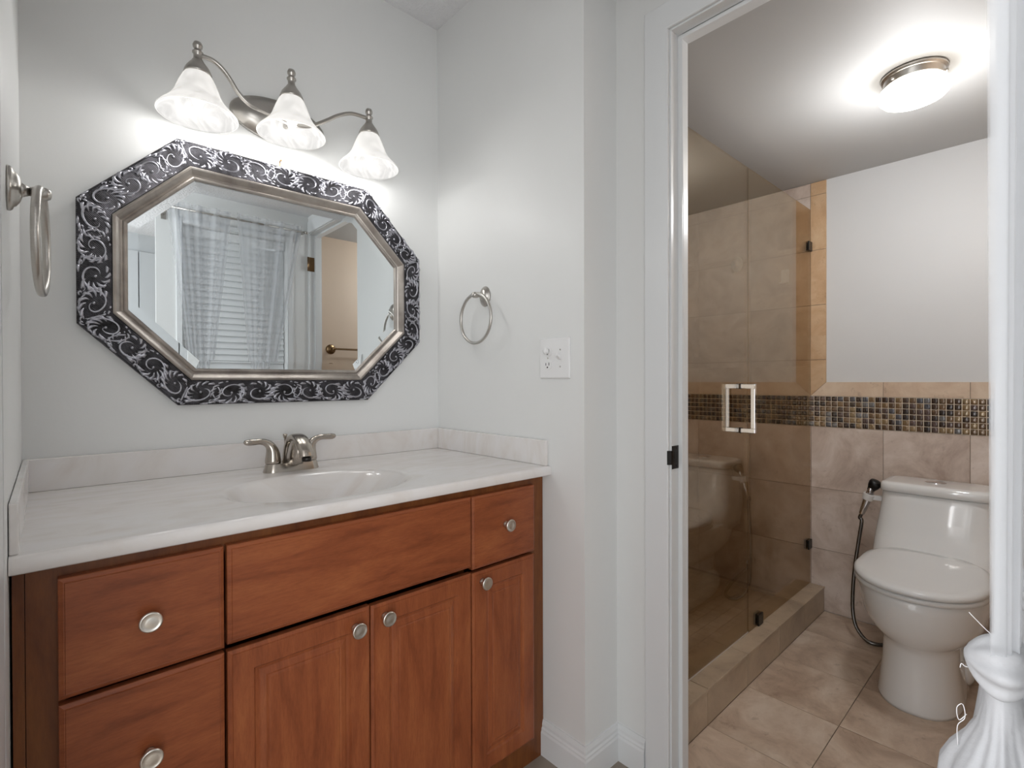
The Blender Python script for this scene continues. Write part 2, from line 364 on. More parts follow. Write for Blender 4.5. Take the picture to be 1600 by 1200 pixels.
# mosaic band: pillowed glass tiles
mb = MB(); P = .02475
for i in range(-7, 64):
    for j in range(6):
        y0 = .0+i*P+.0014; y1 = (i+1)*P-.0014; z0 = .8938+j*P+.0014; z1 = .8938+(j+1)*P-.0014
        if y1 > 1.615 or y0 < -.158: continue
        rg = []
        for ins, dx in ((0, .0015), (.0003, -.0022), (.0022, -.0037), (.0065, -.0041)):
            rg.append([(XT+dx, y0+ins, z0+ins), (XT+dx, y1-ins, z0+ins), (XT+dx, y1-ins, z1-ins), (XT+dx, y0+ins, z1-ins)])
        mb.rings(rg, 0, True, False, True)
mb.box(XT-.0005, -.158, .8936, XT+.0012, 1.618, 1.0424, 1)
struct('trim_4', mb, ['mosaic_glass', 'grout_light'], 'band of small brown glass mosaic tiles behind the toilet', 'mosaic band', loc=(XT, 0, .8938))
# tiled floor of the toilet room, curb, shower floor
mb = MB(); xs = [XW+.001]+[1.571+.307*k for k in range(0, 4)]+[XT-.001]; ysf = [-.159, -.0981, .1919, .4819, YCB]
tiles(mb, 'Z', xs, ysf, -.004, 0)
struct('floor_toilet', mb, 'stone_floor', 'large beige floor tiles around the toilet', 'floor', loc=(1.571-.307*3, .1919-.58, 0))
mb = MB(); cx = [XW+.001]+[1.571+.307*k for k in range(4)]+[XT-.002]
for a, b in zip(cx, cx[1:]): mb.box(a+G, YCB, 0, b-G, YCB+.012, ZCB-.011); mb.box(a+G, YCB-.003, ZCB-.01, b-G, .906, ZCB)
mb.box(XW+.001, YCB+.003, -.003, XT-.002, .9, ZCB-.004, 1)
struct('trim_5', mb, ['stone_curb', 'grout'], 'beige tiled curb under the shower glass', 'shower curb', loc=(1.571-.307*2, 0, 0), bevel=.0015)
mb = MB(); n = 27; xs2 = [XW+.003+.052*k for k in range(28)]; ys2 = [.908+.052*k for k in range(14)]
tiles(mb, 'Z', xs2, ys2, .02, .03); mb.box(XW+.001, .907, -.003, XT-.001, 1.618, .027, 1)
struct('floor_shower', mb, ['stone_small', 'grout'], 'small square beige tiles on the shower floor', 'shower floor', loc=(XW, .908, 0))
# wall with the curtained blind behind the camera, seen in the mirror
WX0, WX1, WZ0, WZ1 = .552, 1.115, .45, 2.0
mb = MB(); mb.box(.431, YW-.012, 0, .5, YW, ZSOF+.02); mb.box(.5, -.26, 0, WX0, YW, ZSOF+.02); mb.box(WX1, -.26, 0, XW, YW, ZSOF+.02); mb.box(WX0, -.26, 0, WX1, YW, WZ0); mb.box(WX0, -.26, WZ1, WX1, YW, ZSOF+.02)
struct('wall_front', mb, 'wall_paint', 'white wall around the curtained blind, seen in the mirror', 'wall')
win = struct('window_1', MB().box(WX0+.03, -.235, WZ0+.03, WX1-.03, -.230, WZ1-.03), 'window_glass', 'glazed window behind the sheer curtains and blind', 'window')
mb = MB()
for a in ((WX0, WZ0, WX0+.03, WZ1), (WX1-.03, WZ0, WX1, WZ1), (WX0+.03, WZ0, WX1-.03, WZ0+.03), (WX0+.03, WZ1-.03, WX1-.03, WZ1)): mb.box(a[0], -.25, a[1], a[2], -.215, a[3])
mb.build('window_frame', 'white_trim', win)
mb = MB()
for a in ((WX0-.03, WZ0-.03, WX0, WZ1+.03), (WX1, WZ0-.03, WX1+.03, WZ1+.03), (WX0, WZ1, WX1, WZ1+.03), (WX0, WZ0-.03, WX1, WZ0)): mb.box(a[0], YW, a[1], a[2], YW+.008, a[3])
mb.build('window_casing', 'white_trim', win, bevel=.002)
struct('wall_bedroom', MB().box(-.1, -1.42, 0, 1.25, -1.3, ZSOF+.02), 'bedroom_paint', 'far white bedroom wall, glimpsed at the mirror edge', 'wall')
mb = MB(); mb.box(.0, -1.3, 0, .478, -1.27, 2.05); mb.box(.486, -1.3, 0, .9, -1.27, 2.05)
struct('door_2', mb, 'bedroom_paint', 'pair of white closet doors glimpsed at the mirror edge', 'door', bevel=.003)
# baseboards
def sweep(path, prof):                              # path in plan, profile (offset to the left of travel, z)
    mb = MB(); P = [Vector((x, y, 0)) for x, y in path]; rings = []
    for i, p in enumerate(P):
        d0 = (P[i]-P[i-1]).normalized() if i > 0 else (P[1]-P[0]).normalized()
        d1 = (P[i+1]-P[i]).normalized() if i < len(P)-1 else d0
        n0 = Vector((-d0.y, d0.x, 0)); n1 = Vector((-d1.y, d1.x, 0)); b = (n0+n1).normalized(); k = 1/max(.3, b.dot(n0))
        rings.append([p+b*(o*k)+Vector((0, 0, z)) for o, z in prof])
    mb.rings(rings, 0, False); return mb
BP = [(0, 0), (.013, 0), (.013, .068), (.0105, .074), (.0105, .079), (.0075, .084), (.0075, .092), (.004, .104), (0, .104)]
struct('baseboard_right', sweep([(XD, YJ+.08), (XD, YE), (XE, YE), (XE, 1.05)], [(o, z) for o, z in BP]), 'white_trim', 'white moulded baseboard between vanity and doorway', 'baseboard')

# ================================================================== VANITY CABINET
YD = 1.031; YB = 1.05
cab = thing('vanity_cabinet', (.525, 1.3, 0), 'cherry wood bathroom vanity cabinet with round nickel knobs', 'vanity cabinet')
mb = MB(); X0, X1 = XL+.003, XE-.003
mb.box(X0, YB+.018, .0, X0+.018, D-.004, .84); mb.box(X1-.018, YB+.018, 0, X1, D-.004, .84); mb.box(X0+.018, D-.012, .06, X1-.018, D-.004, .84); mb.box(X0+.018, YB+.018, .062, X1-.018, D-.012, .08)
for x in (.2375, .8085): mb.box(x-.009, YB+.03, .08, x+.009, D-.012, .70 if x > .5 else .70)
mb.build('carcass', 'cherry_body', cab)
mb = MB()
mb.box(-.0265, YB, 0, .02, YB+.018, .84); mb.box(1.03, YB, 0, X1, YB+.018, .84); mb.box(.02, YB, .805, 1.03, YB+.018, .84); mb.box(.02, YB, 0, 1.03, YB+.018, .095)
mb.build('face_frame', 'cherry_body', cab)
MB().box(X0, YB+.001, 0, -.0275, YB+.018, .84).build('filler_strip', 'cherry_body', cab)
def front(x0, x1, z0, z1, prof, y=YD, back=YB-.0005):
    mb = MB(); rg = [[(x0, back, z0), (x1, back, z0), (x1, back, z1), (x0, back, z1)]]
    for ins, dep in prof: rg.append([(x0+ins, y+dep, z0+ins), (x1-ins, y+dep, z0+ins), (x1-ins, y+dep, z1-ins), (x0+ins, y+dep, z1-ins)])
    mb.rings(rg, 0, False); return mb
EDGE = [(0, .0045), (.001, .0035), (.006, .0012), (.0075, .0013), (.0082, 0)]
PAN = EDGE+[(.044, 0), (.0475, .0045), (.0535, .0055), (.056, .004), (.066, .0015), (.069, .0022), (.071, .0005), (.074, 0)]
def knob(parent, x, z):
    mb = MB(); mb.lathe([(.0085, 0), (.0078, .003), (.0055, .006), (.005, .011), (.0065, .015), (.0125, .018), (.0165, .0205), (.0168, .0228), (.0158, .0245), (.0140, .0250), (.0132, .0244), (.0075, .0254), (.002, .0257)], (x, YD-.0002, z), (0, -1, 0), 32)
    return mb.build('knob', 'satin_nickel_pale', parent, loc=(x, YD, z))
def drawer(x0, x1, z0, z1, kx=None, kz=None, name='drawer', **k):
    d = front(x0, x1, z0, z1, EDGE).build(name, 'cherry_flat', cab, loc=((x0+x1)/2, YD, (z0+z1)/2), **k)
    if kx: knob(d, kx, kz)
    return d
def cdoor(x0, x1, z0, z1, kx, kz):
    d = front(x0, x1, z0, z1, PAN).build('door', 'cherry_upright', cab, loc=((x0+x1)/2, YD, (z0+z1)/2))
    knob(d, kx, kz)
drawer(.0095, .2352, .633, .8195, .1224, .7262, label='top left drawer'); drawer(.0095, .2352, .3785, .6245, .1224, .5005, label='middle left drawer'); drawer(.0095, .2352, .079, .370, .1224, .2245, label='bottom left drawer')
drawer(.2402, .8070, .6365, .8195, name='false_front', label='wide false drawer front without a knob')
drawer(.8102, 1.0398, .6275, .8185, .924, .7275, label='small top right drawer')
cdoor(.2402, .5215, .079, .6235, .4865, .588); cdoor(.5245, .8062, .079, .6215, .557, .591); cdoor(.8098, 1.0375, .079, .6190, .8400, .592)

# ================================================================== VANITY TOP WITH BOWL
top = thing('sink_countertop', (.525, 1.3, ZT), 'white cultured marble vanity top with oval sink bowl', 'vanity top')
CXs, CYs, AS, BS = .502, 1.236, .216, .168
x0, x1, y0, y1 = XL+.001, XE-.001, YF, D-.001
angs = set(2*math.pi*k/96 for k in range(96))
for px, py in ((x0, y0), (x1, y0), (x1, y1), (x0, y1)): angs.add(math.atan2(py-CYs, px-CXs) % (2*math.pi))
angs = sorted(angs)
def edge_pt(a):
    dx, dy = math.cos(a), math.sin(a); t = 1e9
    if dx > 1e-9: t = min(t, (x1-CXs)/dx)
    if dx < -1e-9: t = min(t, (x0-CXs)/dx)
    if dy > 1e-9: t = min(t, (y1-CYs)/dy)
    if dy < -1e-9: t = min(t, (y0-CYs)/dy)
    return CXs+dx*t, CYs+dy*t
def ell(a, r):
    dx, dy = math.cos(a), math.sin(a); q = r/math.sqrt((dx/AS)**2+(dy/BS)**2); return CXs+dx*q, CYs+dy*q
mb = MB(); rg = []
for r, z in ((.10, -.138), (.3, -.130), (.5, -.112), (.66, -.084), (.78, -.055), (.86, -.034), (.92, -.0185), (.965, -.0085), (1.0, -.0032), (1.035, -.0008), (1.07, 0)):
    rg.append([(*ell(a, r), ZT+z) for a in angs])
mid = []
for k in (.5, 1.0):
    row = []
    for a in angs:
        ex, ey = edge_pt(a); qx, qy = ell(a, 1.07); row.append((qx+(ex-qx)*k, qy+(ey-qy)*k, ZT))
    rg.append(row)
def shrink(row, d, z):
    return [(min(max(p[0], x0), x1), p[1]+(d if abs(p[1]-y0) < 1e-6 else 0), z) for p in row]
last = rg[-1]
rg[-1] = [(p[0], p[1]+(.010 if abs(p[1]-y0) < 1e-6 else 0), ZT) for p in last]
rg.append([(p[0], p[1]+(.0075 if abs(p[1]-y0) < 1e-6 else 0), ZT-.00005) for p in last])
rg.append([(p[0], p[1]+(.002 if abs(p[1]-y0) < 1e-6 else 0), ZT-.002) for p in last])
rg.append([(p[0], p[1], ZT-.007) for p in last]); rg.append([(p[0], p[1], ZT-.0235) for p in last]); rg.append([(p[0], p[1]+(.003 if abs(p[1]-y0) < 1e-6 else 0), ZT-.0262) for p in last])
# underside: back in under the slab, round the bowl, so the top is a closed body
rg.append([(*ell(a, 1.06), ZT-.0262) for a in angs]); rg.append([(*ell(a, .95), ZT-.07) for a in angs]); rg.append([(*ell(a, .6), ZT-.135) for a in angs]); rg.append([(*ell(a, .12), ZT-.155) for a in angs])
mb.rings(rg, 0, True)
slab = mb.build('slab', 'cultured_marble', top, loc=(.5, 1.25, ZT), label='slab with the sink bowl moulded in')
es = slab.modifiers.new('edges', 'EDGE_SPLIT'); es.split_angle = math.radians(50)
MB().box(x0, D-.0115, ZT, x1, D-.001, ZT+.0757).build('backsplash', 'cultured_marble', top, bevel=.002)
MB().box(x1-.0105, YF+.014, ZT, x1, D-.012, ZT+.0757).build('side_splash', 'cultured_marble', top, bevel=.002)
MB().box(x0, YF+.014, ZT, x0+.0105, D-.012, ZT+.0757).build('side_splash', 'cultured_marble', top, bevel=.002)
MB().lathe([(.022, 0), (.022, .002), (.016, .003), (.014, .001), (.012, .004), (.003, .005)], (CXs, CYs, ZT-.143), seg=24).build('drain', 'chrome', top)

# ================================================================== FAUCET
fx, fy = .5125, 1.488
fa = thing('faucet', (fx, fy, ZT), 'brushed nickel two handle faucet behind the sink bowl', 'faucet')
def stadium(cx, cy, hl, r, z, n=12):
    o = []
    for k in range(n+1): a = -math.pi/2+math.pi*k/n; o.append((cx+hl+r*math.cos(a), cy+r*math.sin(a), z))
    for k in range(n+1): a = math.pi/2+math.pi*k/n; o.append((cx-hl+r*math.cos(a), cy+r*math.sin(a), z))
    return o
mb = MB(); mb.rings([stadium(fx, fy, .0505, .026, ZT+.0003), stadium(fx, fy, .0500, .0255, ZT+.004), stadium(fx, fy, .049, .022, ZT+.02), stadium(fx, fy, .0485, .0205, ZT+.0235)], 0, True)
b = mb.build('base', 'faucet_nickel', fa); b.modifiers.new('e', 'EDGE_SPLIT').split_angle = math.radians(40)
for s in (-1, 1):
    hx = fx+s*.0505; mb = MB()
    hp_ = [(0, .0243, .0200), (0, .030, .0208), (0, .040, .0196), (.0005, .052, .0178), (.003, .064, .0152), (.009, .075, .0122), (.020, .0835, .0096), (.034, .0875, .0084), (.050, .0875, .0085), (.064, .0875, .0086), (.073, .0885, .0060), (.0765, .089, .002)]
    q_ = spline([Vector((p[0], p[1], p[2])) for p in hp_], 4)
    mb.tube([(hx+s*q.x, fy-.10*q.x, ZT+q.y) for q in q_], [max(.001, q.z) for q in q_], 16, upv=(0, 1, 0))
    mb.build('handle', 'faucet_nickel', fa)
mb = MB(); sp = []
prof = [((0, .019, .0232), .0205, .012), ((0, .013, .047), .0195, .0108), ((0, .004, .071), .019, .010), ((0, -.014, .0895), .0188, .0095), ((0, -.040, .0975), .0192, .009), ((0, -.068, .0945), .0195, .009), ((0, -.094, .081), .0195, .0098), ((0, -.109, .063), .0185, .0115), ((0, -.1135, .049), .0175, .0125)]
pts = spline([p[0] for p in prof], 4); m_ = len(prof)-1
for i, p in enumerate(pts):
    k = min(i/4, m_); a = int(min(k, m_-1)); f = k-a; wx = prof[a][1]*(1-f)+prof[a+1][1]*f; wt = prof[a][2]*(1-f)+prof[a+1][2]*f
    q0 = pts[max(i-1, 0)]; q1 = pts[min(i+1, len(pts)-1)]; tg = (q1-q0).normalized(); nn = Vector((1, 0, 0)).cross(tg)
    c = Vector((fx, fy, ZT))+p
    sp.append([c+Vector((1, 0, 0))*(wx*math.copysign(abs(math.cos(t))**.75, math.cos(t)))+nn*(wt*math.copysign(abs(math.sin(t))**.75, math.sin(t))) for t in [2*math.pi*j/20 for j in range(20)]])
mb.rings(sp, 0, True)
# skirt under the arch
rg = []
for z, ya_, yb_, w in ((.0225, .026, -.060, .0175), (.045, .017, -.066, .0160), (.066, .006, -.068, .0145), (.082, -.008, -.062, .0130), (.093, -.026, -.052, .0115)):
    cy_ = (ya_+yb_)/2; hy = (ya_-yb_)/2
    rg.append([(fx+w*math.copysign(abs(math.cos(t))**.7, math.cos(t)), fy+cy_+hy*math.copysign(abs(math.sin(t))**.7, math.sin(t)), ZT+z) for t in [2*math.pi*j/20 for j in range(20)]])
mb.rings(rg, 0, True)
spo = mb.build('spout', 'faucet_nickel', fa)
MB().lathe([(.0125, 0), (.0125, .010), (.0105, .011), (.009, .010)], (fx, fy-.1138, ZT+.0375), seg=20).build('aerator', 'bronze_dark', spo)
mb = MB(); mb.lathe([(.0028, .0198), (.0028, .106), (.0045, .109), (.0066, .117), (.0062, .1195), (.002, .1205)], (fx-.006, fy+.0345, ZT-.0195), seg=14); mb.build('lift_rod', 'faucet_nickel', fa)

# ================================================================== MIRROR
MC = (.5235, 1.41); HW, HH, CUT = .4715, .3515, .203
def octo(ins, y):
    w, h = HW-ins, HH-ins; c = CUT-ins*(2-math.sqrt(2))
    return [(MC[0]+x, y, MC[1]+z) for x, z in ((-w+c, -h), (w-c, -h), (w, -h+c), (w, h-c), (w-c, h), (-w+c, h), (-w, h-c), (-w, -h+c))]
mir = thing('wall_mirror', (MC[0], D-.002, MC[1]), 'octagonal wall mirror in an embossed antique silver frame', 'mirror')
FR = D-.028
mb = MB(); mb.rings([octo(.0, D-.002), octo(.0, FR+.004), octo(.002, FR+.001), octo(.005, FR), octo(.0655, FR-.003), octo(.067, FR-.001), octo(.067, D-.002)], 0, False, False, False)
mb.build('outer_frame', 'antique_hatched', mir)
mb = MB(); mb.rings([octo(.067, D-.003), octo(.067, FR-.004), octo(.070, FR-.006), octo(.0735, FR-.005), octo(.079, FR+.001), octo(.084, FR+.0075), octo(.088, FR+.0095), octo(.0895, FR+.008), octo(.092, FR+.0068), octo(.0955, FR+.008), octo(.0985, FR+.013), octo(.0985, D-.003)], 0, False, False, False)
mb.build('inner_cove', 'champagne_leaf', mir, label='smooth champagne inner moulding')
GY = FR+.0125
mb = MB(); mb.rings([octo(.0986, GY+.004), octo(.0986, GY+.0012), octo(.119, GY)], 0, False, True, True)
mb.build('mirror_glass', 'mirror_silver', mir, label='bevelled mirror glass')
# embossed acanthus scrolls
mb = MB()
oc0 = octo(.0, FR); oc1 = octo(.0655, FR)
def sidexy(i, u, v):                                 # u along the side, v across the band (0 outside .. 1 inside)
    a0, a1 = Vector(oc0[i]), Vector(oc0[(i+1) % 8]); b0, b1 = Vector(oc1[i]), Vector(oc1[(i+1) % 8])
    p = (a0*(1-u)+a1*u)*(1-v)+(b0*(1-u)+b1*u)*v; return p
def stroke(i, pts, w0, w1, hgt, sides=6):            # pts in (u, v) ; a swelling raised stroke
    P = [sidexy(i, u, v)+Vector((0, -.0008-.0022*v*0, 0)) for u, v in pts]; n = len(P)
    R = [max(.0004, (w0+(w1-w0)*k/(n-1))*math.sin(math.pi*min(.93, .12+.8*k/(n-1)))) for k in range(n)]
    mb.tube(P, [r_*1.38 for r_ in R], sides, flat=hgt, upv=(0, 1, 0))
for i in range(8):
    L = (Vector(oc0[i])-Vector(oc0[(i+1) % 8])).length; Lm = (L+(Vector(oc1[i])-Vector(oc1[(i+1) % 8])).length)/2
    n = max(2, round(Lm/.070)); bw = .0655
    for k in range(n):
        c = (k+.5)/n; pu = 1.0/n; flip = 1 if (k+i) % 2 else -1; md = 1 if (k % 3) else -1
        def T(a, r, flip=flip, md=md, c=c, pu=pu):  # polar about the unit centre -> (u, v)
            return (min(.995, max(.005, c+md*r*math.cos(a)*pu*.52)), min(.955, max(.045, .5+flip*r*math.sin(a)*.44)))
        def arc(a0, a1, r0, r1, n_=8): return [T(a0+(a1-a0)*q/n_, r0+(r1-r0)*q/n_) for q in range(n_+1)]
        # stem sweeping round the unit and ending in a volute
        stroke(i, [T(-2.5+q/26*7.9, 1.0*(1-q/26)**.62+.10) for q in range(27)], .0024, .0019, .8, 6)
        # plume: a crescent of curved ribs fanned along the outer arc
        for q in range(7):
            a0 = -2.35+q*.50; l = math.sin(math.pi*(q+1)/8.5)
            stroke(i, [T(a0, 1.06), T(a0+.20, 1.04-.04*l), T(a0+.42, .96-.22*l), T(a0+.56, .88-.46*l)], .0042, .0022, .8, 6)
        # second, smaller plume springing the other way
        for q in range(5):
            a0 = 1.75+q*.33; l = math.sin(math.pi*(q+1)/6.5)
            stroke(i, [T(a0, 1.10), T(a0+.18, 1.20+.05*l), T(a0+.36, 1.16+.22*l), T(a0+.40, 1.02+.36*l)], .0027, .0018, .9, 5)
        # tendrils linking to the next unit and little curls in the gaps
        for q in range(4):
            a0 = -2.5-.2*q
            stroke(i, arc(a0, a0-.75, 1.04+.05*q, 1.22+.07*q, 4), .0022, .0014, .8, 5)
        for u_, v_, rr_ in ((.92, .16, .09), (.92, .84, .10), (.06, .10, .07), (.04, .90, .07)):
            pc = (c+(u_-.5)*pu, v_)
            stroke(i, [(pc[0]+rr_*pu*1.2*(1-w_/9)*math.cos(w_*.75*md), pc[1]+rr_*1.0*(1-w_/9)*math.sin(w_*.75*md)) for w_ in range(9)], .0019, .0014, .85, 5)
        mb.sphere(sidexy(i, *T(5.4, .08))+Vector((0, -.001, 0)), .0036, 0, 8, 6)
mb.build('scrollwork', 'antique_silver', mir, fix=False, label='raised silver leaf scrolls on the frame')
hk = thing('picture_hook', (.5208, D, 1.781), 'small brass hook in the wall above the mirror', 'hook')
mb = MB(); mb.box(.5193, D-.0022, 1.772, .5223, D-.0004, 1.788); mb.build('plate', 'brass', hk)
MB().lathe([(.0015, -.002), (.0015, .010), (.0032, .0105), (.0032, .012), (.001, .0125)], (.5208, D-.001, 1.785), (0, -1, 0), 10).build('nail', 'brass', hk)

# ================================================================== VANITY LIGHT
VY = 1.49; VC = .5195
vl = thing('vanity_light', (VC, D, 1.90), 'brushed nickel three lamp wall light above the mirror', 'wall light')
MB().lathe([(1, 0), (1, .006), (.96, .012), (.88, .014), (.86, .018), (.3, .022), (.02, .022)], (VC, D-.001, 1.900), (0, -1, 0), 48, sx=.136, sy=.064, ref=(1, 0, 0)).build('backplate', 'satin_nickel', vl)
lam = [(.287, 0), (VC-.001, .026), (.757, 0)]
arm = MB()
path = spline([(.291, VY, 1.953), (.318, VY, 1.954), (.340, VY, 1.943), (.360, VY, 1.922), (.380, VY, 1.893), (.408, VY, 1.872), (.444, VY, 1.866), (.5195, VY+.004, 1.858), (.565, VY, 1.866), (.595, VY, 1.884), (.624, VY, 1.905), (.660, VY, 1.932), (.700, VY, 1.951), (.748, VY, 1.955)], 5)
arm.tube(path, .0058, 12)
arm.tube([(VC, VY+.004, 1.858), (VC, 1.55, 1.872), (VC, D-.018, 1.885)], .008, 12)
arm.tube(spline([(VC, D-.02, 1.93), (VC, 1.55, 1.955), (VC, VY+.01, 1.975)], 5), .006, 10)
arm.build('arm', 'satin_nickel', vl)
for lx, dz in lam:
    mb = MB(); z = 1.905+dz
    mb.lathe([(.0305, -.004), (.0315, .0), (.0305, .004), (.026, .014), (.019, .024), (.0145, .030), (.0125, .034), (.0098, .036), (.0098, .050), (.0125, .052), (.0125, .055), (.0085, .058), (.0075, .063), (.0105, .066), (.0115, .072), (.0088, .079), (.003, .082)], (lx, VY, z), seg=24)
    cp = mb.build('socket_cap', 'satin_nickel', vl, loc=(lx, VY, z))
    mb = MB()
    outp = [(.0285, 0), (.0345, -.010), (.041, -.024), (.047, -.040), (.053, -.056), (.061, -.070), (.073, -.084), (.085, -.096), (.0905, -.103), (.0912, -.106)]
    mb.lathe(outp+[(.0895, -.1065)], (lx, VY, z-.001), seg=40, cap0=False, cap1=False); mb.lathe([(.0895, -.1065)]+[(r-.0028, h) for r, h in reversed(outp[:-1])], (lx, VY, z-.001), seg=40, mi=1, cap0=False, cap1=False)
    mb.build('lamp_shade', ['shade_alabaster', 'shade_inner'], vl, loc=(lx, VY, z))
    MB().lathe([(.006, .0), (.0105, -.012), (.0168, -.034), (.0178, -.046), (.0150, -.062), (.0085, -.080), (.003, -.094), (.0006, -.099)], (lx, VY, z-.006), seg=18).build('bulb', 'bulb_lit', vl, loc=(lx, VY, z))
    point('lamp_glow', (lx, VY, z-.130), 1.0, .035, (1, .985, .965))

# ================================================================== TOWEL RINGS
def towel_ring(wx, sgn, y, z, off, R, rr, twist, label):
    t = thing('towel_ring', (wx, y, z), label, 'towel ring', 'towel rings beside the vanity')
    ax = (sgn, 0, 0)
    MB().lathe([(1, .0), (1, .003), (.93, .006), (.80, .0075), (.76, .010), (.55, .0145), (.30, .017), (.02, .018)], (wx+sgn*.0004, y, z), ax, 32, sx=.0265, sy=.034, ref=(0, 1, 0)).build('rosette', 'satin_nickel', t)
    mb = MB(); mb.lathe([(.0125, .014), (.009, .020), (.0062, .026), (.0058, off-.014), (.0085, off-.009), (.0102, off-.002), (.0102, off+.006), (.0070, off+.0115), (.002, off+.013)], (wx, y, z), ax, 20)
    mb.build('post', 'satin_nickel', t)
    cx_, cz = wx+sgn*off, z-R+.004; pa = []
    for k in range(64):
        a = 2*math.pi*k/64; dy = R*math.cos(a); pa.append((cx_+dy*math.sin(twist), y+dy*math.cos(twist), cz+R*math.sin(a)))
    MB().tube(pa, rr, 12, closed=True, upv=(1, 0, 0)).build('ring', 'satin_nickel', t)
towel_ring(XE, -1, 1.318, 1.4065, .044, .082, .0052, 0.02, 'nickel towel ring on the wall beside the switch plate')
towel_ring(XL, 1, 1.085, 1.4165, .038, .080, .0058, .075, 'nickel towel ring seen edge-on at the left of the mirror')

# ================================================================== SWITCH PLATE
pl = thing('switch_plate', (XE, 1.0, 1.186), 'white wall plate with an outlet and a toggle switch', 'switch plate')
py0, py1, pz0, pz1 = .941, 1.0575, 1.1275, 1.245
mb = MB(); mb.rings([[(XE-.0005-d, py0+i, pz0+i), (XE-.0005-d, py1-i, pz0+i), (XE-.0005-d, py1-i, pz1-i), (XE-.0005-d, py0+i, pz1-i)] for i, d in ((0, 0), (0, .003), (.002, .0055), (.004, .006))], 0, False)
mb.build('plate', 'white_plastic', pl)
oy, ty = 1.0235, .975; XP = XE-.0065
for k, zc in enumerate((1.1675, 1.2065)):
    mb = MB(); mb.rings([[(XP-d, oy+(.0165-i)*math.copysign(min(abs(math.cos(a)), .9), math.cos(a)), zc+(.0150-i)*math.sin(a)) for a in [2*math.pi*j/28 for j in range(28)]] for i, d in ((0, -.0005), (0, .0015), (.001, .002))], 0, False)
    rc = mb.build('receptacle', 'white_plastic', pl)
    s = MB(); s.box(XP-.0026, oy-.0075, zc-.002, XP-.0019, oy-.0055, zc+.0065); s.box(XP-.0026, oy+.005, zc-.002, XP-.0019, oy+.007, zc+.0055)
    s.lathe([(.0024, 0), (.0024, .0007)], (XP-.0019, oy, zc-.0075), (-1, 0, 0), 10); s.build('slots', 'dark_slot', rc)
mb = MB(); mb.lathe([(.0085, 0), (.0085, .008), (.0065, .012), (.002, .0125)], (XP-.0027, oy, 1.207), (-1, 0, 0), 16); mb.build('plug_cap', 'white_plastic', pl, label='small round plug in the upper receptacle')
mb = MB(); mb.box(XP-.0012, ty-.005, 1.174, XP+.0002, ty+.005, 1.198); mb.build('toggle_slot', 'white_plastic', pl)
mb = MB(); mb.rings([[(XP-.001, ty-.0038, 1.181), (XP-.001, ty+.0038, 1.181), (XP-.001, ty+.0038, 1.1935), (XP-.001, ty-.0038, 1.1935)], [(XP-.015, ty-.003, 1.192), (XP-.015, ty+.003, 1.192), (XP-.013, ty+.003, 1.199), (XP-.013, ty-.003, 1.199)]], 0, False); mb.build('toggle', 'white_plastic', pl)
for sy, sz in ((ty, 1.2105), (ty, 1.1615), (oy, 1.187)): MB().lathe([(.0026, 0), (.0026, .001), (.001, .0016)], (XP+.0003, sy, sz), (-1, 0, 0), 10).build('screw', 'satin_nickel', pl)

# ================================================================== DOORWAY HARDWARE
sp_ = thing('strike_plate', (1.262, YJ, .911), 'dark bronze strike plate on the door jamb', 'strike plate')
mb = MB(); mb.box(1.2445, YJ-.0018, .8795, 1.2775, YJ-.0002, .942)
mb.rings([[(1.2445, YJ-.0018, .892+h), (1.2395, YJ-.0005, .892+h), (1.2318, YJ+.006, .892+h), (1.2305, YJ+.006, .892+h), (1.2385, YJ-.0022, .892+h), (1.2445, YJ-.0035, .892+h)] for h in (0, .038)], 0, False)
mb.build('plate', 'bronze_dark', sp_)
mb = MB(); mb.box(1.2535, YJ-.0024, .897, 1.2705, YJ-.0017, .926); mb.build('latch_hole', 'dark_slot', sp_)
for z in (.8865, .935): MB().lathe([(.0036, 0), (.0036, .0008), (.001, .0012)], (1.268, YJ-.0017, z), (0, -1, 0), 10).build('screw', 'dark_slot', sp_)
hg = thing('door_hinge', (1.262, YJN, 1.875), 'brass hinge leaf on the near door jamb, seen in the mirror', 'hinge')
mb = MB(); mb.box(1.2445, YJN+.0003, 1.83, 1.2765, YJN+.002, 1.92); mb.build('leaf', 'brass', hg)
MB().lathe([(.0055, -.045), (.0055, .045)], (1.2365, YJN+.004, 1.875), seg=12).build('barrel', 'brass', hg)

# ================================================================== SHOWER GLASS
sd = thing('shower_door', (1.68, YG, ZCB), 'bronze tinted frameless shower door with square chrome pull', 'shower door')
MB().box(1.345, YG-.004, ZCB+.008, 2.0335, YG+.004, 1.957).build('glass', 'bronze_glass', sd)
HX, HZ0, HZ1 = 1.963, .928, 1.098
for s, nm in ((-1, 'pull handle on the room side'), (1, 'pull handle on the shower side')):
    mb = MB(); yo = YG+s*.052; r = .0085
    for z in (HZ0, HZ1): mb.box(HX-r, YG+s*.0045, z-r, HX+r, yo+s*r, z+r)
    mb.box(HX-r, yo-s*r, HZ0+r, HX+r, yo+s*r, HZ1-r)
    h = mb.build('pull_handle', 'chrome', sd, bevel=.002, label=nm)
    mb = MB()
    for z in (HZ0, HZ1): mb.box(HX-.0105, YG+s*.0042, z-.0105, HX+.0105, YG+s*.0075, z+.0105)
    mb.build('washer', 'black_rubber', h)
MB().box(1.345, YG-.003, ZCB+.0008, 2.0335, YG+.003, ZCB+.0076).build('sweep_seal', 'clear_plastic', sd)
for z in (.38, 1.70):
    mb = MB(); mb.box(XW+.001, YG-.014, z-.045, 1.385, YG-.0045, z+.045); mb.box(XW+.001, YG+.0045, z-.045, 1.385, YG+.014, z+.045); mb.build('hinge', 'bronze_dark', sd, bevel=.002)
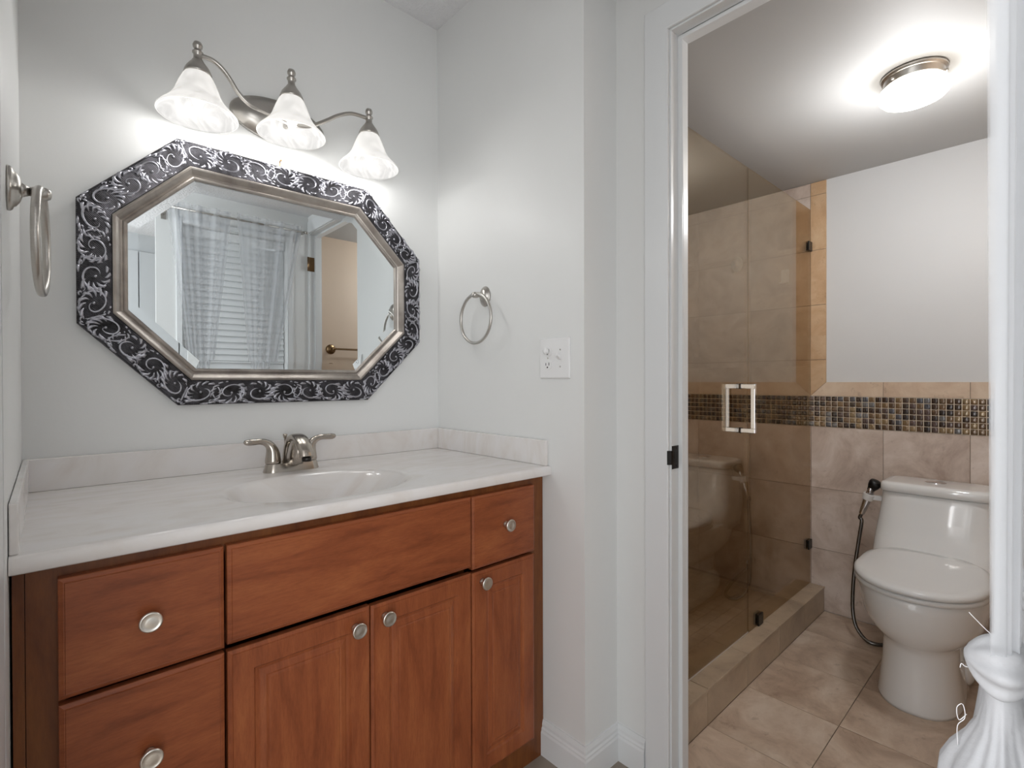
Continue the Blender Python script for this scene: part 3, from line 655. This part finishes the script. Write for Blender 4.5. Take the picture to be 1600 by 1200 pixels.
sg = thing('shower_panel', (2.4, YG, ZCB), 'fixed bronze tinted glass panel beside the toilet wall', 'glass panel')
MB().box(2.0370, YG-.004, ZCB+.002, XT-.006, YG+.004, 1.957).build('glass', 'bronze_glass', sg)
def clip(x0, x1, z0, z1):
    mb = MB(); mb.box(x0, YG-.0115, z0, x1, YG-.0042, z1); mb.box(x0, YG+.0042, z0, x1, YG+.0115, z1); mb.build('clip', 'bronze_dark', sg, bevel=.0012)
clip(XT-.047, XT-.003, 1.752, 1.797); clip(XT-.047, XT-.003, .293, .338); clip(2.118, 2.163, ZCB+.001, ZCB+.047)

# suction hook and white holder in the shower
sh = thing('suction_hook', (XT, 1.193, 1.742), 'clear suction hook on the shower tiles behind the glass', 'hook')
MB().lathe([(1, 0), (.98, .004), (.7, .012), (.35, .018), (.3, .026), (.02, .027)], (XT-.0005, 1.193, 1.752), (-1, 0, 0), 28, sx=.030, sy=.042, ref=(0, 1, 0)).build('suction_cup', 'clear_plastic', sh)
MB().tube(spline([(XT-.026, 1.193, 1.756), (XT-.036, 1.193, 1.735), (XT-.040, 1.193, 1.708), (XT-.056, 1.193, 1.702), (XT-.062, 1.193, 1.722)], 5), .005, 10).build('hook', 'chrome', sh)
wh = thing('razor_holder', (XT, .948, 1.645), 'small white holder stuck on the shower tiles', 'holder')
MB().box(XT-.006, .930, 1.615, XT-.0005, .968, 1.683).build('backplate', 'white_plastic', wh, bevel=.002)
MB().box(XT-.034, .930, 1.611, XT-.006, .968, 1.617).build('ledge', 'white_plastic', wh, bevel=.002)

# ================================================================== TOILET
TY = .335
to = thing('toilet', (2.4, TY, 0), 'white one-piece toilet with closed lid against the mosaic wall', 'toilet')
def sec(z, xf, xb, w, ef=2.0, eb=4.0, n=48, front=.5):
    # plan outline: rounded egg front, squarer back; xm is where it is widest
    xm = xb-(xb-xf)*(1-front) if front else (xf+xb)/2
    o = []
    for k in range(n):
        a = 2*math.pi*k/n; c, s = math.cos(a), math.sin(a)
        e = ef if c < 0 else eb; rx = (xm-xf) if c < 0 else (xb-xm)
        o.append((xm+rx*math.copysign(abs(c)**(2/e), c), TY+w*math.copysign(abs(s)**(2/e), s), z))
    return o
mb = MB()
mb.rings([sec(0, 2.118, 2.70, .118, 2.3, 3, front=.30), sec(.012, 2.116, 2.70, .120, 2.3, 3, front=.30), sec(.05, 2.122, 2.69, .113, 2.3, 3, front=.30), sec(.13, 2.132, 2.68, .106, 2.3, 3, front=.30),
          sec(.19, 2.134, 2.69, .107, 2.2, 3, front=.32), sec(.212, 2.128, 2.71, .114, 2.1, 3, front=.35), sec(.228, 2.110, 2.73, .130, 2.1, 3, front=.38), sec(.25, 2.088, 2.745, .151, 2.1, 3.2, front=.40), sec(.285, 2.066, 2.755, .172, 2.1, 3.4, front=.42),
          sec(.33, 2.054, 2.76, .181, 2.1, 3.6, front=.43), sec(.365, 2.047, 2.762, .187, 2.1, 3.8, front=.43), sec(.392, 2.048, 2.762, .188, 2.1, 4, front=.43), sec(.398, 2.053, 2.762, .184, 2.1, 4, front=.43)], 0, True)
mb.build('bowl', 'porcelain', to)
mb = MB()
mb.rings([sec(.36, 2.43, 2.763, .184, 3.5, 6, front=.4), sec(.398, 2.425, 2.763, .187, 3.5, 6, front=.4), sec(.43, 2.450, 2.763, .193, 3.4, 6, front=.4), sec(.47, 2.490, 2.763, .193, 3.4, 6, front=.4), sec(.52, 2.518, 2.763, .188, 3.6, 6, front=.4), sec(.57, 2.533, 2.763, .181, 4, 7, front=.4), sec(.62, 2.545, 2.763, .174, 4.5, 7, front=.4), sec(.655, 2.550, 2.763, .171, 5, 8, front=.4), sec(.659, 2.553, 2.763, .169, 5, 8, front=.4)], 0, True)
mb.build('tank', 'porcelain', to)
mb = MB(); mb.rings([sec(.662, 2.545, 2.764, .175, 6, 8, front=.4), sec(.664, 2.542, 2.765, .177, 6, 8, front=.4), sec(.688, 2.543, 2.765, .176, 6, 8, front=.4), sec(.6955, 2.547, 2.764, .172, 6, 8, front=.4), sec(.699, 2.556, 2.758, .164, 6, 8, front=.4), sec(.7, 2.57, 2.75, .15, 6, 8, front=.4)], 0, True)
lid_t = mb.build('tank_lid', 'porcelain', to)
MB().lathe([(1.05, 0), (1.05, .0025), (.95, .0038), (.9, .003), (.85, .0045), (.02, .005)], (2.655, TY+.006, .6998), seg=28, sx=.026, sy=.033).build('flush_button', 'chrome', to)
def seat(z, xf, w, xb=2.485): return [(x, y, zz+max(0, z-.41)*1.3*max(0, x-2.05)) for x, y, zz in sec(z, xf, xb, w, 2.1, 3.4, front=.50)]
mb = MB(); mb.rings([seat(.3985, 2.052, .181), seat(.4005, 2.046, .186), seat(.412, 2.045, .187), seat(.416, 2.050, .183)], 0, True); mb.build('seat', 'seat_plastic', to)
mb = MB(); mb.rings([seat(.4185, 2.050, .182), seat(.420, 2.042, .188), seat(.430, 2.043, .188), seat(.436, 2.050, .181), seat(.4395, 2.072, .160), seat(.442, 2.13, .105, 2.44), seat(.443, 2.20, .04, 2.36)], 0, True); mb.build('seat_lid', 'seat_plastic', to)
for s in (-1, 1): MB().lathe([(.011, -.022), (.011, .022)], (2.462, TY+s*.075, .4275), (0, 1, 0), 14).build('lid_hinge', 'seat_plastic', to)
# trapway bulges at the foot
for s in (-1, 1):
    mb = MB(); mb.sphere((2.50, TY+s*.108, .072), 1, 0, 20, 12, (.11, .030, .072)); mb.build('trapway_bulge', 'porcelain', to)

# ================================================================== BIDET SPRAYER
ho = thing('sprayer_holder', (2.62, .515, .64), 'white plastic holder hooked on the tank side', 'sprayer holder')
mb = MB()
HC = Vector((2.628, .564, .612)); axd = Vector((.0, -.30, .95)).normalized()
rg = []
for k in range(17):
    a = math.radians(-150+300*k/16); u = Vector((1, 0, 0)); w = axd.cross(u)
    dirv = u*math.sin(a)*1+w*(-math.cos(a))*1
    rg.append([HC+dirv*.0158-axd*.014, HC+dirv*.0195-axd*.014, HC+dirv*.0245+axd*.014, HC+dirv*.0200+axd*.015])
mb.rings(rg, 0, False); mb.build('cradle', 'white_plastic', ho)
mb = MB(); mb.box(2.618, .5075, .60, 2.638, .5125, .664); mb.box(2.618, .5125, .602, 2.638, .5465, .622); mb.build('bracket', 'white_plastic', ho, bevel=.0015)
bs = thing('bidet_sprayer', (2.628, .548, .62), 'handheld black and chrome bidet sprayer beside the toilet tank', 'bidet sprayer')
mb = MB(); mb.lathe([(.0095, -.085), (.0115, -.078), (.0132, -.05), (.0148, -.02), (.0150, .01), (.0135, .032)], HC, axd, 20); mb.build('grip', 'chrome', bs)
hd = HC+axd*.036
mb = MB(); mb.lathe([(.0138, -.006), (.016, .004), (.0215, .018), (.0240, .032), (.0228, .041), (.012, .046), (.002, .047)], hd, (axd+Vector((-.25, -.25, 0))).normalized(), 22); mb.build('spray_head', 'black_rubber', bs)
mb = MB(); mb.lathe([(.0062, -.004), (.0075, .0), (.0075, .022), (.005, .024)], HC+axd*.02+Vector((-.012, 0, 0)), (axd+Vector((-.12, 0, 0))).normalized(), 14); mb.build('trigger', 'chrome', bs)
e0 = HC-axd*.083
hp = spline([e0, e0-axd*.02, (2.627, .588, .50), (2.622, .597, .42), (2.612, .607, .32), (2.60, .613, .22), (2.588, .612, .12), (2.575, .598, .055), (2.56, .565, .018), (2.555, .535, .0085), (2.575, .495, .010), (2.64, .478, .022), (2.70, .50, .07), (2.725, .5445, .125), (2.728, .5455, .148)], 8)
mb = MB(); mb.tube(hp, .0074, 12); mb.build('hose', 'black_hose', bs)

sv = thing('shutoff_valve', (XT, .5455, .155), 'chrome angle valve on the wall behind the toilet bowl', 'valve')
MB().lathe([(.026, 0), (.024, .004), (.012, .006), (.0095, .008), (.0095, .055), (.002, .056)], (XT-.0005, .5455, .155), (-1, 0, 0), 20).build('body', 'chrome', sv)
MB().lathe([(.004, 0), (.004, .012), (.013, .014), (.014, .022), (.004, .024)], (XT-.040, .5535, .155), (0, 1, 0), 18, sx=1, sy=.55).build('knob', 'chrome', sv)

# ================================================================== CEILING LIGHT OF THE TOILET ROOM
cl = thing('ceiling_light', (2.02, .315, ZC2), 'round flush ceiling light with glowing white glass in the toilet room', 'ceiling light')
MB().lathe([(.084, 0), (.086, -.004), (.085, -.009), (.079, -.012), (.077, -.014), (.0775, -.030), (.074, -.034), (.02, -.034)], (2.02, .315, ZC2-.0006), seg=44).build('base', 'satin_nickel', cl)
mb = MB(); mb.lathe([(.072, -.0345), (.080, -.037), (.0885, -.046), (.092, -.058), (.0895, -.070), (.080, -.081), (.060, -.090), (.034, -.0945), (.004, -.096)], (2.02, .315, ZC2), seg=44); mb.build('glass_shade', 'ceiling_globe', cl)
for a in (2.6, 4.7, .5): MB().lathe([(.0042, 0), (.0042, .006), (.002, .008)], (2.02+.0772*math.cos(a), .315+.0772*math.sin(a), ZC2-.026), (math.cos(a), math.sin(a), 0), 12).build('thumb_screw', 'satin_nickel', cl)
point('toilet_glow', (2.02, .315, ZC2-.25), 7.6, .07, (.985, .99, 1))

# ================================================================== TOWEL BARS (seen in the mirror)
for zz, lab in ((1.337, 'upper brass towel bar on the beige wall, seen in the mirror'), (1.212, 'lower brass towel bar on the beige wall, seen in the mirror')):
    tb = thing('towel_bar', (1.40, -.16, zz), lab, 'towel bar', 'brass towel bars in the toilet room')
    for x in (1.405, 1.985):
        MB().lathe([(.033, 0), (.033, .004), (.028, .007), (.022, .008), (.010, .016), (.008, .04), (.012, .045), (.012, .062), (.003, .065)], (x, -.1595, zz), (0, 1, 0), 24).build('mount', 'brass', tb)
    MB().lathe([(.0065, 0), (.0065, .58)], (1.405, -.1055, zz), (1, 0, 0), 14).build('bar', 'brass', tb)

# ================================================================== BLIND AND SHEER CURTAINS
bl = thing('window_blind', (.8335, -.185, 1.95), 'closed white slatted blind behind the sheer curtains', 'blind')
mb = MB(); z = WZ0+.05; k = 0
while z < WZ1-.07:
    yy = -.185
    mb.rings([[(WX0+.006, yy-.010, z+.021), (WX0+.006, yy+.008, z-.021), (WX0+.006, yy+.0105, z-.020), (WX0+.006, yy-.0075, z+.022)], [(WX1-.006, yy-.010, z+.021), (WX1-.006, yy+.008, z-.021), (WX1-.006, yy+.0105, z-.020), (WX1-.006, yy-.0075, z+.022)]], 0, False)
    z += .0365
mb.build('slats', 'white_trim', bl)
MB().box(WX0+.004, -.208, WZ1-.05, WX1-.004, -.162, WZ1-.002).build('head_rail', 'white_trim', bl, bevel=.002)
MB().box(WX0+.006, -.20, WZ0+.004, WX1-.006, -.17, WZ0+.022).build('bottom_rail', 'white_trim', bl, bevel=.002)
YR, ZR = .024, 2.036
rd = thing('curtain_rod', (.81, YR, ZR), 'slim nickel curtain rod above the blind, seen in the mirror', 'curtain rod')
MB().lathe([(.006, 0), (.006, .712)], (.4535, YR, ZR), (1, 0, 0), 14).build('rod', 'satin_nickel', rd)
for s, x in ((-1, .4535), (1, 1.1655)): MB().lathe([(.006, 0), (.0095, .002), (.0095, .005), (.005, .007), (.009, .014), (.007, .022), (.001, .026)], (x, YR, ZR), (s, 0, 0), 14).build('finial', 'satin_nickel', rd)
for x in (.4665, 1.156):
    mb = MB(); mb.box(x-.004, YW+.0005, ZR-.012, x+.004, YR-.0062, ZR-.003); mb.box(x-.012, YW+.0005, ZR-.035, x+.012, YW+.004, ZR+.02); mb.box(x-.004, YR-.014, ZR-.016, x+.004, YR+.008, ZR-.0068); mb.build('bracket', 'satin_nickel', rd)
def smooth(t): t = max(0, min(1, t)); return t*t*(3-2*t)
def curtain(label, xa, xb, dens, kx, ky, kz, kw, amp0, amp1, nf, seed, tail):
    rnd = random.Random(seed); cu = thing('sheer_curtain', ((xa+xb)/2, YR, ZR), label, 'curtain', 'knotted sheer curtains')
    ph = [rnd.uniform(0, 6.28) for _ in range(4)]
    def pt(u, z, extra=0):
        tt = (ZR-z)/(ZR-kz); s = tt**1.0
        u0 = u; u = u+.055*math.sin(2*math.pi*3.1*u+ph[3])+.022*math.sin(2*math.pi*7*u+ph[0])
        u = max(0, min(1, u)); uu = u**dens if dens >= 1 else 1-(1-u)**(1/dens)
        xt_ = xa+(xb-xa)*uu; xk = kx+(u-.5)*kw
        sw = 1-(1-tt)**1.0 if tt > 0 else 0
        f = min(1, tt*.95+.05*smooth(tt)); f = max(0, f)
        x = xt_*(1-f)+xk*f
        am = amp0*(1-f)+amp1*f
        y = YR*(1-f)+ky*f+am*(.62*math.sin(2*math.pi*nf*u+ph[0]+.4*math.sin(3*u*6.28+ph[1]))+.38*math.sin(2*math.pi*nf*1.73*u+ph[2]))
        return x, y, z
    NU, NV = 260, 46; rg = []
    zs = [ZR+.034, ZR+.026, ZR+.016, ZR+.010]+[ZR+.010-(ZR+.010-kz)*j/NV for j in range(1, NV+1)]
    for z in zs:
        row = []
        for k in range(NU+1):
            x, y, zz = pt(k/NU, z)
            if abs(z-ZR) < .012: y = YR+.0085*(1 if (k//6) % 2 else -1)*.0+(.0082 if math.sin(2*math.pi*nf*k/NU) > 0 else .0075)
            row.append((x, y, zz))
        rg.append(row)
    mb = MB(); mb.rings(rg, 0, True, False, False, closed=False); mb.build('panel', 'sheer_voile', cu, fix=False)
    # rod pocket: a second layer for the header
    rg = []
    for j in range(7):
        z = ZR+.012-.075*j/6; row = []
        for k in range(NU+1):
            x, y, zz = pt(k/NU, z); row.append((x, y-.017 if abs(z-ZR) < .012 else y-.006, zz))
        rg.append(row)
    mb = MB(); mb.rings(rg, 0, True, False, False, closed=False); mb.build('header', 'sheer_voile', cu, fix=False)
    # knot
    kc = Vector((kx, ky, kz)); mb = MB()
    dk = Vector((-.12, .97, .16)).normalized(); dl = Vector((.3, .6, -.75)).normalized()
    pu_ = dk.cross(Vector((0, 0, 1))).normalized(); pv_ = dk.cross(pu_)
    def kf(d):
        a_ = d.angle(dk); b_ = d.angle(dl)
        return 1+.72*math.exp(-(a_/.55)**1.4)+.10*math.exp(-(b_/.5)**2)+.03*math.sin(5*d.z+2*math.atan2(d.y, d.x))+.055*min(1, a_/.5)*min(1, max(0, 3.0-a_))*math.sin(8*math.atan2(d.dot(pu_), d.dot(pv_))+1.5*a_)
    mb.sphere(kc, 1, 0, 72, 48, (.036, .0165, .0255), kf)
    mb.build('knot', 'voile_bunched', cu)
    # tail below the knot
    rg = []; NV2 = 26; NT_ = 120
    for j in range(NV2+1):
        t = j/NV2; row = []
        for k in range(NT_):
            a = 2*math.pi*k/NT_; dz = tail*t
            ry = .012+.003*smooth(dz/.03)+.025*smooth((dz-.022)/.062)+.030*smooth((dz-.05)/.3)
            fold = 1+(.10*math.sin(7*a+ph[1])+.05*math.sin(13*a+ph[2]+3*t))*smooth(t*4)
            zz = kz-.020-dz-(.03*math.sin(5*a+ph[0])+.012*math.sin(17*a))*t
            row.append((kx+1.9*ry*fold*math.cos(a), ky+.002+ry*fold*math.sin(a), zz))
        rg.append(row)
    mb = MB(); mb.rings(rg, 0, True, False, False); mb.build('tail', 'voile_bunched', cu, fix=False)
    return cu, kc
c1, k1 = curtain('near knotted sheer white curtain at the right of the photo', .462, .775, 1.45, .612, .031, .870, .055, .0150, .0095, 5, 3, .42)
c2, k2 = curtain('far knotted sheer white curtain next to the toilet door frame', .790, 1.155, .85, .905, .022, .855, .07, .015, .009, 5, 8, .40)
mb = MB(); mb.tube(spline([(.600, .0370, .8975), (.602, .0430, .9015), (.6035, .0490, .9070), (.604, .0545, .9125)], 4), .00035, 5); mb.build('loose_thread', 'thread', c1)
mb = MB(); mb.tube(spline([(.595, .055, .825), (.594, .060, .818), (.594, .0615, .828), (.594, .0575, .833), (.5935, .056, .822), (.594, .061, .812), (.5935, .0605, .795)], 5), .00035, 5); mb.build('loose_thread', 'thread', c1)
mb = MB(); mb.tube(spline([(.598, .046, .872), (.597, .055, .866), (.596, .0585, .868), (.596, .0595, .864)], 4), .0004, 5)
mb.build('loose_thread', 'thread', c1)
